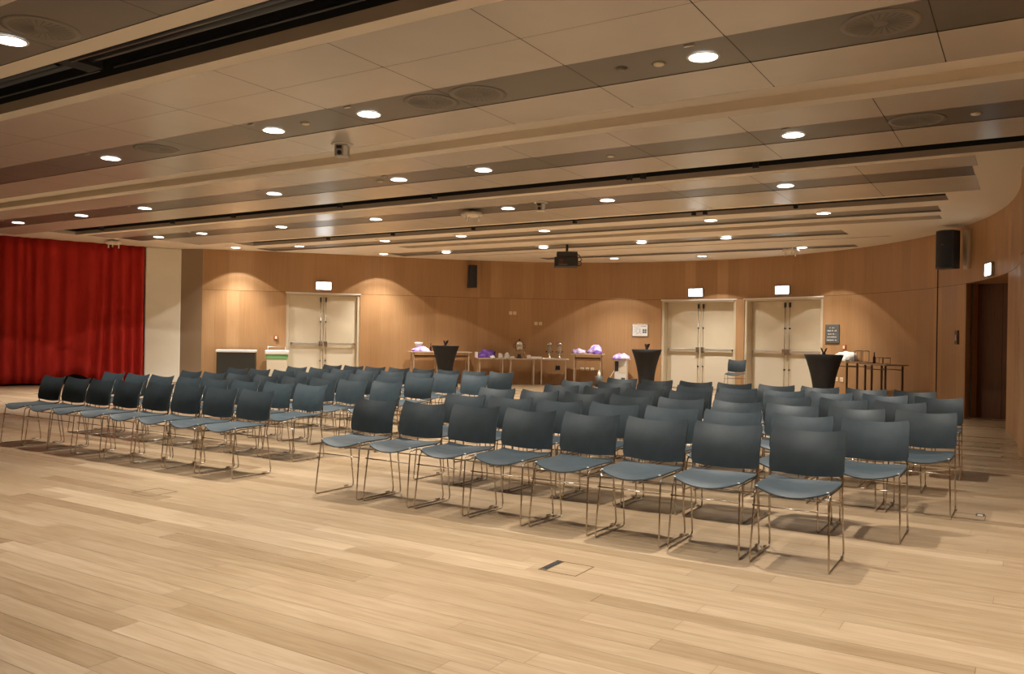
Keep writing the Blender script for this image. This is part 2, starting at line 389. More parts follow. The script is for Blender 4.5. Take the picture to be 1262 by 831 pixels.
spot_d.spot_size = math.radians(103); spot_d.spot_blend = .05; spot_d.shadow_soft_size = .03; light_tree(spot_d)
def make_downlight():
    t = empty('recessed_downlight', (0, 0, H))
    MB().lathe([(.108, .0), (.109, -.0045), (.124, -.004), (.128, .0)], 32).build('trim_ring', M['white'], t)
    MB().lathe([(0, -.0035), (.109, -.0035)], 32, smooth=False).build('lens', M['lens'], t)
    MB().box(-.045, .035, -.313, -.297, -.011, .0).build('clip', M['white'], t)
    s = bpy.data.objects.new('beam', spot_d); C.objects.link(s); s.parent = t; s.location = (0, 0, -.03)
    return t
ROWS = [  # Y, X positions, words for the row
    (3.28, (-6.59, -3.75, -1.9, .6), 'nearest grey ceiling strip'),
    (6.18, (-9.92, -6.94, -5.58, -2.16, .9), 'grey ceiling strip above the front chairs'),
    (8.98, (-17.6, -15.33, -13.36, -10.05, -7.53, -6.10, -2.14), 'third grey ceiling strip from the camera'),
    (11.85, (-17.09, -15.55, -13.03, -10.48, -7.53, -5.67, -2.92), 'fourth grey ceiling strip from the camera'),
    (14.65, (-15.46, -12.67, -10.5, -8.42, -4.93, -2.97), 'fifth grey ceiling strip from the camera'),
    (17.35, (-12.91, -9.99, -7.44, -5.5), 'sixth ceiling strip toward the back wall')]
EXTRA = [(-17.26, 14.18, 'plain ceiling above the dark cabinet, nearest the column'), (-14.72, 16.98, 'plain ceiling right of the left double door'),
    (-9.55, 20.45, 'plain ceiling above the right high wall table'), (-7.2, 20.75, 'plain ceiling in front of the middle double door'), (-4.47, 19.75, 'plain ceiling in front of the right cream doors')]
HID = [(.55, (-9.5,)), (-2.3, (-12, -6.5, -1))]
proto = make_downlight(); first = True
def copy_thing(root):
    r = root.copy(); C.objects.link(r)
    for ch in list(root.children):
        c = ch.copy(); C.objects.link(c); c.parent = r
        for g in list(ch.children):
            d = g.copy(); C.objects.link(d); d.parent = c
    return r
ORD = ['leftmost', 'second from left', 'third from left', 'fourth from left', 'fifth from left', 'sixth from left', 'seventh from left', 'eighth from left', 'ninth from left']
def put_light(x, y, label):
    global first
    o = proto if first else copy_thing(proto); first = False
    o.location = (x, y, H); tag(o, label, 'downlight', 'round downlights in the ceiling'); return o
for Y, xs, words in ROWS:
    for i, x in enumerate(xs): put_light(x, Y, 'round lit downlight in the %s, %s' % (words, ORD[i]))
for x, y, words in EXTRA: put_light(x, y, 'round lit downlight in the %s' % words)
for Y, xs in HID:
    for i, x in enumerate(xs): put_light(x, Y, 'round lit downlight behind the camera, row at %s, %s' % ('near grey strip' if Y > 0 else 'rear wall', ORD[i]))

# ------------------------------------------------------------------ ceiling fittings
def diffuser(x, y, label, sc=1.0):
    t = empty('air_diffuser', (x, y, H + .003), 0, label, 'air vent', 'round swirl diffusers in the grey strips')
    t.scale = (sc, sc, 1)
    MB().lathe([(.262, .0), (.262, -.002), (.215, -.003), (.212, -.001), (.212, 0)], 40).build('rim', M['diffrim'], t)
    MB().lathe([(0, -.0015), (.213, -.0015)], 40, smooth=False).build('plate', M['diffplate'], t)
    mb = MB()
    for k in range(24):
        a = 2 * PI * k / 24; r0, r1 = .05, .20
        p = [(r0 * math.cos(a), r0 * math.sin(a)), (r1 * math.cos(a + .35), r1 * math.sin(a + .35)), (r1 * math.cos(a + .43), r1 * math.sin(a + .43)), (r0 * math.cos(a + .15), r0 * math.sin(a + .15))]
        mb.quad([(q[0], q[1], -.0025 - .001 * (i > 1)) for i, q in enumerate(p)])
    mb.build('swirl_vanes', M['diffvane'], t)
M['diffrim'] = mat('diffuser_rim', (.20, .175, .142), .5); M['diffplate'] = mat('diffuser_plate', (.18, .157, .128), .5); M['diffvane'] = mat('diffuser_vane', (.13, .115, .092), .5)
for x, y, l in ((-.89, 6.13, 'round swirl air vent in grey strip at the top right, nearest the right wall'),
                (-6.14, 3.27, 'large round air vent beside the downlight at the top left'),
                (-4.78, 6.15, 'left one of two touching round vents right of the front downlight'),
                (-4.25, 6.15, 'right one of two touching round vents right of the front downlight'),
                (-.95, 8.95, 'faint round vent at the far right of the third grey strip from camera'),
                (-8.91, 6.13, 'round vent in the dark tile of the front strip, left side')): diffuser(x, y, l)
for x, y, l in ((-2.52, 6.17, 'small round blank cap left of the front right downlight'), (-6.41, 6.13, 'small round blank cap between the two front left downlights'),
                (-4.27, 9.0, 'small round blank cap in the middle of third grey strip'), (-.45, 8.95, 'small round blank cap by far right vent'),
                (-7.85, 8.95, 'small round blank cap left of a downlight in third grey strip'), (-2.83, 6.13, 'dull round cap left of the bright cap in front strip')):
    t = empty('ceiling_sensor', (x, y, H + .003), 0, l, 'ceiling cap', 'small caps in the grey strips')
    MB().lathe([(0, -.014), (.034, -.014), (.042, -.008), (.044, 0)], 24).build('cover', M['socket'] if 'dull' not in l else M['diffrim'], t)
    MB().lathe([(.044, 0), (.056, -.003), (.056, .001)], 24).build('collar', M['diffrim'], t)
# motorised camera on a round ceiling rose
def ceiling_camera(x, y, rz, label, sc=1):
    t = empty('ceiling_camera', (x, y, H), rz, label, 'camera'); t.scale = (sc,) * 3
    MB().lathe([(0, -.001), (.125, -.001), (.120, -.012), (.085, -.014), (0, -.014)], 32).build('rose', M['white'], t)
    MB().box(-.075, .075, -.07, .07, -.15, -.012).build('housing', M['camgrey'], t, bevel=.012)
    b = MB().lathe([(0, 0), (.026, 0), (.026, .02), (.018, .022), (0, .016)], 20)
    o = b.build('camera_lens', M['dark'], t); o.rotation_euler = (PI / 2, 0, 0); o.location = (-.015, -.068, -.112)
    MB().box(-.05, .01, -.078, -.06, -.065, -.03).build('sensor_window', M['dark'], t)
    MB().box(.03, .075, -.074, -.06, -.14, -.03).build('side_plate', M['white'], t)
M['camgrey'] = mat('camera_housing', (.46, .42, .36), .45)
ceiling_camera(-6.72, 7.0, .55, 'boxy grey camera on a round white rose, hanging near the front strip')
ceiling_camera(-6.71, 11.55, .4, 'smaller boxy camera hanging beside the round three-legged fitting', .95)
def hung_disc(x, y, label, rz=0, sc=1):
    t = empty('ceiling_fitting', (x, y, H), rz, label, 'ceiling fitting'); t.scale = (sc,) * 3
    MB().lathe([(0, -.035), (.17, -.035), (.19, -.05), (.19, -.085), (.15, -.105), (0, -.105)], 12, smooth=False).build('disc', M['soffit'], t)
    MB().lathe([(0, 0), (.05, 0), (.05, -.04), (0, -.04)], 16).build('neck', M['white'], t)
    for a in (.4, 2.5, 4.6): MB().tube([(.13 * math.cos(a), .13 * math.sin(a), -.1), (.13 * math.cos(a), .13 * math.sin(a), -.19)], .014, 8).build('peg', M['white'], t)
hung_disc(-8.21, 11.75, 'white disc fitting with three short pegs under the fourth strip')
hung_disc(-4.71, 19.7, 'white disc fitting at the back right beside the last downlight', .5)
hung_disc(-18.7, 11.75, 'white disc fitting above the right end of the red curtain', 1.0)

# ------------------------------------------------------------------ projector
px_, py_ = -9.15, 17.0
t = empty('projector', (px_, py_, 0), .53, 'black ceiling projector hanging from a short pole before the back wall', 'projector')
MB().tube([(0, 0, H), (0, 0, H - .16)], .03, 12).build('pole', M['dark'], t)
mb = MB(); mb.box(-.24, .24, -.2, .2, 3.20, 3.34); mb.build('mount_plate', M['dark'], t, bevel=.01)
mb = MB(); mb.box(-.29, .25, -.24, .24, 3.00, 3.21)
for k in range(8): mb.box(-.25 + .06 * k, -.215 + .06 * k, -.247, -.24, 3.17, 3.185)
mb.build('body', M['dark'], t, bevel=.015)
o = MB().lathe([(0, 0), (.06, 0), (.06, .03), (.045, .035), (0, .02)], 20).build('projector_lens', M['brownglass'], t); o.rotation_euler = (PI / 2, 0, 0); o.location = (-.15, -.235, 3.11)
MB().box(-.2, .0, -.25, -.238, 3.02, 3.055).build('socket_panel', M['slate'], t)
MB().tube([(.2, 0, 3.32), (.29, .0, 3.27), (.345, 0, 3.17), (.30, 0, 3.13), (.24, 0, 3.12)], .012, 8).build('cable', M['dark'], t)
MB().tube([(.24, 0, 3.13), (.33, 0, 3.12), (.34, 0, 3.06), (.29, 0, 3.03), (.24, 0, 3.04)], .012, 8).build('cable', M['dark'], t)

# ------------------------------------------------------------------ curtain, column, taupe panel
def build_curtain():
    mb = MB(); bm = mb.bm
    A = Vector((-19.36, 13.02)); Bp = Vector((-20.36, 9.98)); Cc = Vector((-22.6, 3.2)); D = Vector((-25, -2))
    def line(s):
        l1 = (Bp - A).length; l2 = (Cc - Bp).length
        if s < l1: return A.lerp(Bp, s / l1), (Bp - A).normalized()
        if s < l1 + l2: return Bp.lerp(Cc, (s - l1) / l2), (Cc - Bp).normalized()
        return Cc.lerp(D, (s - l1 - l2) / (D - Cc).length), (D - Cc).normalized()
    total = (Bp - A).length + (Cc - Bp).length + (D - Cc).length - .1
    n = 520; nz = 14; rows = []
    rnd = random.Random(3); ph = [0.0]
    for i in range(n): ph.append(ph[-1] + total / n * (2 * PI / .30) * (1 + .45 * math.sin(i * .09) + .25 * math.sin(i * .23 + 1)))
    for i in range(n + 1):
        s = total * i / n; p, d = line(s); nn = Vector((-d.y, d.x))  # +nn points ... decided below
        col = []
        for j in range(nz + 1):
            v = j / nz                       # 0 top, 1 hem
            amp = .035 + .06 * v * (.6 + .4 * math.sin(s * 1.7 + .6)) 
            pull = .12 * math.exp(-((s - 1.05) / .35) ** 2) * v ** 2      # cloth drawn aside near the column
            off = amp * math.sin(ph[i] + .5 * v * math.sin(s * 3)) + .02 * math.sin(ph[i] * .37 + 2)
            hem = .03 + .20 * math.exp(-((s - 1.55) / .55) ** 2) + .02 * math.sin(s * 5)
            z = (H - .005) * (1 - v) + hem * v
            q = p + nn * off + d * pull
            col.append(bm.verts.new((q.x, q.y, z)))
        rows.append(col)
    for a, b in zip(rows, rows[1:]):
        for j in range(nz):
            f = bm.faces.new((a[j], a[j + 1], b[j + 1], b[j])); f.smooth = True
            f.material_index = 0
    o = mb.build('stage_curtain', M['red']); 
    sd = o.modifiers.new('thick', 'SOLIDIFY'); sd.thickness = .006
    tag(o, 'long red pleated curtain hanging from ceiling to floor left of the column', 'curtain')
build_curtain()
# black platform edge seen under the lifted hem
mb = MB(); mb.box(-.9, .9, 0, .5, 0, .22); o = mb.build('stage_platform', M['black'], bevel=.01); o.location = (-20.08, 11.55, 0); o.rotation_euler = (0, 0, math.atan2(3.04, 1.0))
tag(o, 'low black platform showing under the lifted curtain hem', 'platform')
mb = MB(); ca, cb = Vector((-19.34, 13.05)), Vector((-18.93, 13.82)); d = (cb - ca).normalized(); n = Vector((-d.y, d.x))
pts = [ca, cb, cb + n * .62, ca + n * .62]
vs0 = [mb.bm.verts.new((p.x, p.y, 0)) for p in pts]; vs1 = [mb.bm.verts.new((p.x, p.y, H)) for p in pts]
for i in range(4): mb.bm.faces.new((vs0[i], vs0[(i + 1) % 4], vs1[(i + 1) % 4], vs1[i]))
mb.bm.faces.new(vs1); mb.bm.faces.new(vs0)
o = mb.build('column', M['column'], bevel=.03); o['kind'] = 'structure'
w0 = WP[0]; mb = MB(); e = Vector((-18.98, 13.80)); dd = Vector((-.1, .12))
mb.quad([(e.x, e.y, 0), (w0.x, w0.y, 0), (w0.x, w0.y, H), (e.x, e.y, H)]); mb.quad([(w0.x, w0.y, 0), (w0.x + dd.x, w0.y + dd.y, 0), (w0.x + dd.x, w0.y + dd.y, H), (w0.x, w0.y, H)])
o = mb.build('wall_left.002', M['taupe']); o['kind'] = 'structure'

# ------------------------------------------------------------------ double doors with panic bars
def double_door(n, s0, s1, reveal):
    a, b = wall_at(s0), wall_at(s1); wd = (b - a).length; rz = math.atan2((b - a).y, (b - a).x); mid = (a + b) / 2
    # frame mesh is the root
    W2 = wd / 2; fr = .07; y0 = reveal
    mb = MB()
    mb.box(-W2, -W2 + fr, .02, y0 + .06, 0, HEAD - .005); mb.box(W2 - fr, W2, .02, y0 + .06, 0, HEAD - .005)
    mb.box(-W2, W2, .02, y0 + .06, HEAD - fr, HEAD - .004)
    mb.box(-W2 - .02, W2 + .02, -.012, .02, HEAD - .03, HEAD + .005, 1)
    mb.box(-W2, W2, y0 + .07, y0 + .12, 0, HEAD)
    root = mb.build('door_%d' % n, [M['creamdk'], M['white']]); root.location = (mid.x, mid.y, 0); root.rotation_euler = (0, 0, rz); root['kind'] = 'structure'
    for sgn in (-1, 1):
        x0, x1 = (-W2 + fr + .004, -.004) if sgn < 0 else (.004, W2 - fr - .004)
        lf = MB().box(x0, x1, y0, y0 + .05, .01, HEAD - fr - .004).build('door_leaf', M['cream'], root, bevel=.003)
        ix = -.07 if sgn < 0 else .07                     # meeting stile
        ox = x0 + .08 if sgn < 0 else x1 - .08
        MB().box(min(ix, ox), max(ix, ox), y0 - .075, y0 - .045, 1.045, 1.115).build('push_bar', M['steel'], lf, bevel=.006)
        mb = MB(); mb.box(ox - .035, ox + .035, y0 - .075, y0 + .002, 1.05, 1.105); mb.box(ix - .045, ix + .045, y0 - .085, y0 + .002, 1.00, 1.15); mb.build('bar_end', M['chrome'], lf, bevel=.006)
        MB().tube([(ix, y0 - .03, .06), (ix, y0 - .03, 2.28)], .009, 8).build('bolt_rod', M['chrome'], lf)
        mb = MB(); mb.box(ix - .02, ix + .02, y0 - .045, y0 + .001, 2.22, 2.34); mb.box(ix - .016, ix + .016, y0 - .04, y0 + .001, 1.66, 1.70); mb.box(ix - .016, ix + .016, y0 - .04, y0 + .001, .6, .64); mb.build('rod_guide', M['dark'], lf)
        MB().box(x0 + .12, x1 - .12, y0 - .003, y0 + .001, .02, .92).build('lit_patch', M['palecream'], lf)  # downlight pool on the lower leaf, painted as a paler sheet
    return root
M['palecream'] = mat('pale_cream_and_lit_patch', (.70, .63, .50), .35)  # pale cream for bin body and carton label, and for the painted door light
double_door(1, 2.13, 4.09, .10)
double_door(2, 12.73, 14.86, .26)
double_door(3, 15.10, 17.41, .26)
# side door in its niche
rz = math.atan2((BR - BL).y, (BR - BL).x); wd = (BR - BL).length
root = MB().box(-wd / 2, wd / 2, 0, .05, 0, HEAD).build('door_4', M['shadedwood']); root.location = ((BL.x + BR.x) / 2, (BL.y + BR.y) / 2, 0); root.rotation_euler = (0, 0, rz); root['kind'] = 'structure'
MB().box(-.012, -.006, -.002, .0, 0, HEAD).build('leaf_joint', M['black'], root)
MB().tube([(wd / 2 - .12, -.05, .9), (wd / 2 - .12, -.05, 1.3)], .012, 8).build('door_handle', M['darkleg'], root)

# ------------------------------------------------------------------ wall fittings
def exit_sign(s, label, wd=.38, green=False, z=2.65):
    x, y, rz = frame_at(s, .002); t = empty('exit_sign', (x, y, z), rz, label, 'exit sign', 'lit exit signs over the doors')
    MB().box(-wd / 2 - .025, wd / 2 + .025, -.05, 0, -.12, .12).build('housing', M['signcase'], t, bevel=.008)
    f = MB().box(-wd / 2, wd / 2, -.056, -.049, -.095, .095).build('lit_face', M['sign'], t)
    mb = MB(); yb = -.058   # pale running figure, doorway and arrow, nearly washed out
    mb.box(.07, .13, yb, -.055, -.06, .06); mb.box(-.02, .02, yb, -.055, -.02, .035); mb.box(-.012, .012, yb, -.055, .042, .065)
    mb.quad([(-.02, yb, -.02), (.0, yb, -.02), (-.05, yb, -.07), (-.07, yb, -.07)]); mb.quad([(0, yb, -.02), (.02, yb, -.02), (.045, yb, -.07), (.025, yb, -.07)])
    mb.quad([(-.15, yb, 0), (-.11, yb, .035), (-.11, yb, -.035)]); mb.box(-.11, -.07, yb, -.055, -.012, .012)
    mb.build('pictogram', M['signgreen'] if green else M['signpale'], f)
M['signcase'] = mat('sign_housing', (.35, .36, .38), .4); M['signpale'] = mat('washed_pictogram', (.8, .9, .88), .4, emis=(.86, 1.0, .95), es=5.0)
exit_sign(3.10, 'glowing white exit sign above the left double door')
exit_sign(13.71, 'glowing white exit sign above the middle double door')
exit_sign(16.22, 'glowing white exit sign above the right cream double door')
exit_sign(23.68, 'glowing greenish exit sign above the dark side door', .34, True, 2.61)

def loudspeaker(s, off, zc, wd, ht, dp, rz_add, label):
    x, y, rz = frame_at(s, off); t = empty('loudspeaker', (x, y, zc), rz + rz_add, label, 'speaker')
    pts = [(-wd / 2, 0), (-wd / 2, -dp * .75)] + [(-wd / 2 + wd * k / 6, -dp * (.75 + .25 * math.sin(PI * k / 6))) for k in range(1, 6)] + [(wd / 2, -dp * .75), (wd / 2, 0)]
    mb = MB(); a = [mb.bm.verts.new((p[0], p[1], -ht / 2)) for p in pts]; b = [mb.bm.verts.new((p[0], p[1], ht / 2)) for p in pts]
    for i in range(len(pts)): j = (i + 1) % len(pts); mb.bm.faces.new((a[i], a[j], b[j], b[i]))
    mb.bm.faces.new(a); mb.bm.faces.new(b); mb.build('cabinet', M['dark'], t, bevel=.012)
    mb = MB(); pts = [(-wd * .45 + wd * .9 * k / 8, -dp * (.76 + .25 * math.sin(PI * (.07 + .86 * k / 8))) - .004) for k in range(9)]
    for p, q in zip(pts, pts[1:]): mb.quad([(p[0], p[1], -ht * .46), (q[0], q[1], -ht * .46), (q[0], q[1], ht * .46), (p[0], p[1], ht * .46)])
    mb.build('grille', M['grillecloth'], t)
    MB().lathe([(0, 0), (.018, 0), (.018, .004)], 12, c=(-.0, 0, 0)).build('badge', M['slate'], t).matrix_local = Matrix.Translation((0, -dp * 1.02, ht * .12)) @ Matrix.Rotation(PI / 2, 4, 'X')
    MB().box(-.05, .05, 0, max(off - .09, .012), -ht * .3, ht * .3).build('wall_bracket', M['dark'], t)
M['grillecloth'] = mat('speaker_grille', (.018, .018, .022), .7)
loudspeaker(7.24, .04, 3.055, .25, .64, .24, 0, 'small black loudspeaker mounted on the middle of the wood wall')
loudspeaker(22.38, .26, 3.07, .335, .70, .30, .72, 'big black loudspeaker high on the wall left of side door')
# pale backing plate of the big speaker
x, y, rz = frame_at(22.5, .005); o = MB().box(-.10, .10, -.06, 0, -.36, .36).build('speaker_backplate', M['tabletop'], None, bevel=.01); o.location = (x, y, 3.07); o.rotation_euler = (0, 0, rz)
tag(o, 'tan backing board fixed behind the big loudspeaker', 'backing board')

def plate(s, z, w_, h_, m, name, label, cat, group=None, holes=True, d=.012):
    x, y, rz = frame_at(s, .0); t = empty(name, (x, y, z), rz, label, cat, group)
    MB().box(-w_ / 2, w_ / 2, -d, 0, -h_ / 2, h_ / 2).build('cover_plate', m, t, bevel=.003)
    if holes: MB().box(-w_ * .22, w_ * .22, -d - .003, -d + .001, -h_ * .2, h_ * .2).build('insert', M['creamdk'], t)
plate(8.39, 2.04, .09, .09, M['socket'], 'wall_socket', 'cream square plate high on wall, left of upper pair', 'socket', 'square plates on the wood wall')
plate(8.51, 2.04, .09, .09, M['socket'], 'wall_socket', 'cream square plate high on wall, right of upper pair', 'socket', 'square plates on the wood wall')
plate(9.13, 1.75, .09, .09, M['socket'], 'wall_socket', 'cream square plate, left of the pair over the drink dispensers', 'socket', 'square plates on the wood wall')
plate(9.26, 1.75, .09, .09, M['socket'], 'wall_socket', 'cream square plate, right of the pair over the drink dispensers', 'socket', 'square plates on the wood wall')
for s, wd in ((10.48, 'left'), (10.63, 'middle'), (10.78, 'right')): plate(s, .46, .10, .09, M['socket'], 'wall_socket', 'low wall socket under the purple-cloth table, %s of three' % wd, 'socket', 'low sockets under the table')
plate(17.84, .47, .13, .10, M['socket'], 'wall_socket', 'wide low socket beside the right cocktail table', 'socket')
plate(18.02, .47, .09, .10, M['socket'], 'wall_socket', 'narrow low socket just right of the wide one by cocktail table', 'socket')
plate(9.78, .48, .13, .12, M['black'], 'floor_vent', 'small black square opening low on the wall under the table', 'wall vent', None, False)
plate(22.05, 1.47, .13, .26, M['redbrown'] if 'redbrown' in M else M['darkleg'], 'control_panel', 'dark control panel with white card left of the side door', 'wall panel', None, False, .03)
x, y, rz = frame_at(22.05, .033); o = MB().box(-.02, .02, -.004, 0, -.06, .05).build('key_card', M['paper']); o.location = (x, y, 1.47); o.rotation_euler = (0, 0, rz); tag(o, 'white card held on the dark control panel', 'card')
for s, l in ((1.88, 'orange-red alarm call point left of the left double door'), (18.10, 'red alarm call point under the grey wall sign')):
    x, y, rz = frame_at(s, 0); t = empty('alarm_button', (x, y, 1.23), rz, l, 'alarm button')
    MB().box(-.05, .05, -.035, 0, -.06, .06).build('case', M['redplastic'], t, bevel=.01)
    MB().box(-.028, .028, -.039, -.034, -.03, .035).build('press_window', M['socket'], t)
# framed evacuation plan
x, y, rz = frame_at(12.13, 0); t = empty('notice_board', (x, y, 1.59), rz, 'white framed plan with a line drawing beside the middle double door', 'notice board')
MB().box(-.235, .235, -.022, 0, -.175, .175).build('frame', M['chrome'], t, bevel=.004)
sh = MB().box(-.215, .215, -.026, -.02, -.155, .155).build('sheet', M['white'], t)
mb = MB(); yb = -.028
for k in range(14):
    a = 2 * PI * k / 14; mb.tube([(-.06 + .055 * math.cos(a), yb, -.01 + .06 * math.sin(a)), (-.06 + .055 * math.cos(a + .45), yb, -.01 + .06 * math.sin(a + .45))], .004, 4)
for p, q in (((-.13, .11), (-.09, .05)), ((-.16, .03), (-.12, .04)), ((-.1, .1), (-.02, .11)), ((.0, .1), (.0, -.05)), ((-.17, -.04), (-.12, -.02)), ((-.14, -.11), (-.05, -.09)), ((.02, -.1), (.0, -.05)), ((-.17, .09), (-.14, .12))):
    mb.tube([(p[0], yb, p[1]), (q[0], yb, q[1])], .004, 4)
for i in range(5): mb.box(.03 + .03 * i, .05 + .03 * i, yb, -.026, .11, .13)
mb.build('line_drawing', M['ink'], sh)
mb = MB()
for ix in (0, 1):
    for iz in (0, 1): mb.box(.07 + .06 * ix, .12 + .06 * ix, -.029, -.026, -.07 + .06 * iz, -.02 + .06 * iz)
mb.build('legend_blocks', M['slate'], sh)
# grey sign with five lines of pale lettering (too small in the photograph to read)
x, y, rz = frame_at(17.72, 0); t = empty('wall_sign', (x, y, 1.545), rz, 'slate grey sign with five pale lines of lettering by the right doors', 'sign')
MB().box(-.215, .215, -.03, 0, -.225, .225).build('board', M['slate'], t, bevel=.012)
mb = MB(); rr = random.Random(5)
for zz, hw, hh in ((.145, .07, .012), (.075, .14, .02), (-.005, .12, .014), (-.075, .14, .014), (-.15, .15, .016)):
    xx = -hw
    while xx < hw:
        wl = rr.uniform(.012, .03)
        if rr.random() > .15: mb.box(xx, min(xx + wl, hw), -.034, -.03, zz - hh * rr.uniform(.6, 1), zz + hh * rr.uniform(.6, 1))
        xx += wl + rr.uniform(.004, .012)
mb.build('lettering', M['pictogram'], t)
# vertical dark seam of the folding wall beside the speaker
x, y, rz = frame_at(21.22, 0); o = MB().box(-.012, .012, -.012, .0, 0, H - .02).build('trim_1', M['black']); o.location = (x, y, 0); o.rotation_euler = (0, 0, rz); o['kind'] = 'structure'

# ------------------------------------------------------------------ tables along the wall
def side_table(s, off, wd, dp, ht, label, style, group=None, inset=.09, legs=None):
    x, y, rz = frame_at(s, off); t = empty('side_table', (x, y, 0), rz, label, 'table', group)
    lm = M['darkleg'] if style == 'dark' else M['tableleg']
    MB().box(-wd / 2, wd / 2, -dp / 2, dp / 2, ht - .025, ht).build('table_top', M['tabletop'] if style != 'dark' else M['darktop'], t, bevel=.004)
    for lx in (legs or (-wd / 2 + inset, wd / 2 - inset)):
        for ly in (-dp / 2 + .06, dp / 2 - .06):
            MB().box(lx - .016, lx + .016, ly - .016, ly + .016, 0, ht - .025).build('leg', lm, t)
    if style == 'high':
        MB().box(-wd / 2 + inset, wd / 2 - inset, -dp / 2 + .05, -dp / 2 + .07, ht - .13, ht - .10).build('rail', M['dark'], t)
        MB().box(-wd / 2 + inset, wd / 2 - inset, -dp / 2 + .07, -dp / 2 + .085, ht - .19, ht - .13).build('rail', M['tablewood'], t)
    elif style == 'dark':
        MB().box(-wd / 2 + inset, wd / 2 - inset, -dp / 2 + .05, -dp / 2 + .07, ht - .12, ht - .10).build('rail', lm, t)
        MB().box(-wd / 2 + inset, wd / 2 - inset, dp / 2 - .07, dp / 2 - .05, ht - .12, ht - .10).build('rail', lm, t)
    else:
        MB().box(-wd / 2 + inset, wd / 2 - inset, -.012, .012, ht - .05, ht - .026).build('rail', lm, t)
    return t
M['darktop'] = mat('brown_table_top', (.25, .16, .09), .45)
side_table(5.83, .42, .84, .5, .91, 'high narrow table against the wall, holding the white bowl and cloth', 'high', 'high tables at the wall')
side_table(6.74, .42, .84, .5, .91, 'high narrow table against the wall, half hidden by left cocktail table', 'high', 'high tables at the wall')
side_table(7.76, .45, .83, .5, .75, 'low table under the purple cloth heap, left of three joined', 'low', 'three joined low tables')
side_table(8.70, .45, .83, .5, .75, 'low table under the steel urn, middle of three joined', 'low', 'three joined low tables')
side_table(9.65, .45, .86, .5, .75, 'low table under the twin drink dispensers, right of three joined', 'low', 'three joined low tables')
side_table(10.68, .45, .92, .5, .91, 'high narrow table heaped with purple and white cloths', 'high')
side_table(18.92, .50, 1.05, .5, .92, 'dark-legged table holding the crumpled newspapers, by the right wall', 'dark', None, .12)
side_table(20.08, .5, .98, .5, .90, 'dark-legged table with wire racks, nearest the big speaker', 'dark', None, .12)

def on_wall(s, off, z): x, y, rz = frame_at(s, off); return (x, y, z), rz
# cloth and bowl on the first high table
p, rz = on_wall(5.72, .42, .912); o = MB().blob((0, 0, 0), .24, .18, .14, .3, 1).build('crumpled_cloth', M['lilac'], None, smooth=True); o.location = p; o.rotation_euler = (0, 0, rz); tag(o, 'white and lilac crumpled cloth on the leftmost high table', 'cloth')
p, rz = on_wall(5.66, .42, 1.03); o = MB().lathe([(0, 0), (.06, 0), (.11, .09), (.115, .13), (.105, .13), (.055, .015), (0, .012)], 24).build('bowl', M['white'], None); o.location = p; tag(o, 'white bowl standing on the lilac cloth heap', 'bowl')
p, rz = on_wall(6.02, .36, .912); t = empty('glass_bottle', p, 0, 'small dark brown bottle beside the lilac cloth', 'bottle')
MB().lathe([(0, 0), (.03, 0), (.032, .1), (.012, .15), (.012, .2), (0, .2)], 16).build('body', M['brownglass'], t); MB().lathe([(0, .2), (.015, .2), (.015, .225), (0, .225)], 12).build('cap', M['dark'], t)
p, rz = on_wall(6.36, .4, .912); o = MB().blob((0, 0, 0), .05, .05, .12, .2, 9).build('paper_scrap', M['paper'], None, smooth=True); o.location = p; tag(o, 'small white crumpled napkin at the left edge of cocktail table', 'napkin')
# purple heap on low table
p, rz = on_wall(7.66, .45, .752); o = MB().blob((0, 0, 0), .26, .19, .22, .42, 2).build('purple_cloth', M['purple'], None, smooth=True); o.location = p; o.rotation_euler = (0, 0, rz); tag(o, 'big deep purple cloth heap on the low tables', 'cloth')
p, rz = on_wall(7.33, .5, .752); o = MB().box(-.03, .03, -.1, .1, 0, .16).build('white_box', M['white'], None, bevel=.005); o.location = p; o.rotation_euler = (0, 0, rz); tag(o, 'white upright card box at the left end of the purple heap', 'box')
for s, l, sx, sz in ((7.80, 'small white crumpled napkin in front of the purple heap', .07, .07), (8.06, 'white crumpled napkin at the right end of the purple heap', .07, .13), (8.25, 'white folded cloth standing between purple heap and urn', .075, .15)):
    p, rz = on_wall(s, .64 if 'front' in l else .45, .752); o = MB().blob((0, 0, 0), sx, .08, sz, .35, s).build('napkin', M['paper'], None, smooth=True); o.location = p; tag(o, l, 'napkin', 'white napkins on the low tables')
p, rz = on_wall(8.40, .5, .752); o = MB().box(-.06, .06, -.07, .07, 0, .05).build('white_tray', M['white'], None, bevel=.006); o.location = p; o.rotation_euler = (0, 0, rz); tag(o, 'flat white tray just left of the steel urn', 'tray')
# steel urn on stand
p, rz = on_wall(8.62, .45, .752); t = empty('coffee_urn', p, rz, 'tall polished steel urn with side legs on the low tables', 'urn')
MB().lathe([(0, .22), (.09, .22), (.12, .27), (.12, .42), (.09, .47), (.03, .50), (0, .50)], 28).build('vessel', M['chrome'], t)
MB().lathe([(0, .50), (.02, .50), (.028, .52), (.02, .545), (0, .55)], 16).build('lid_knob', M['dark'], t)
for sg in (-1, 1):
    MB().tube([(sg * .09, 0, .24), (sg * .15, 0, .16), (sg * .13, 0, .06), (sg * .16, 0, .0)], .014, 8).build('leg', M['chrome'], t)
    MB().tube([(sg * .115, 0, .40), (sg * .17, 0, .38), (sg * .17, 0, .30), (sg * .115, 0, .29)], .009, 8).build('handle', M['dark'], t)
MB().lathe([(0, 0), (.085, 0), (.085, .03), (.05, .05), (.05, .11), (0, .11)], 20).build('burner', M['dark'], t)
MB().tube([(0, -.11, .29), (0, -.17, .28), (0, -.18, .24)], .012, 8).build('tap', M['chrome'], t)
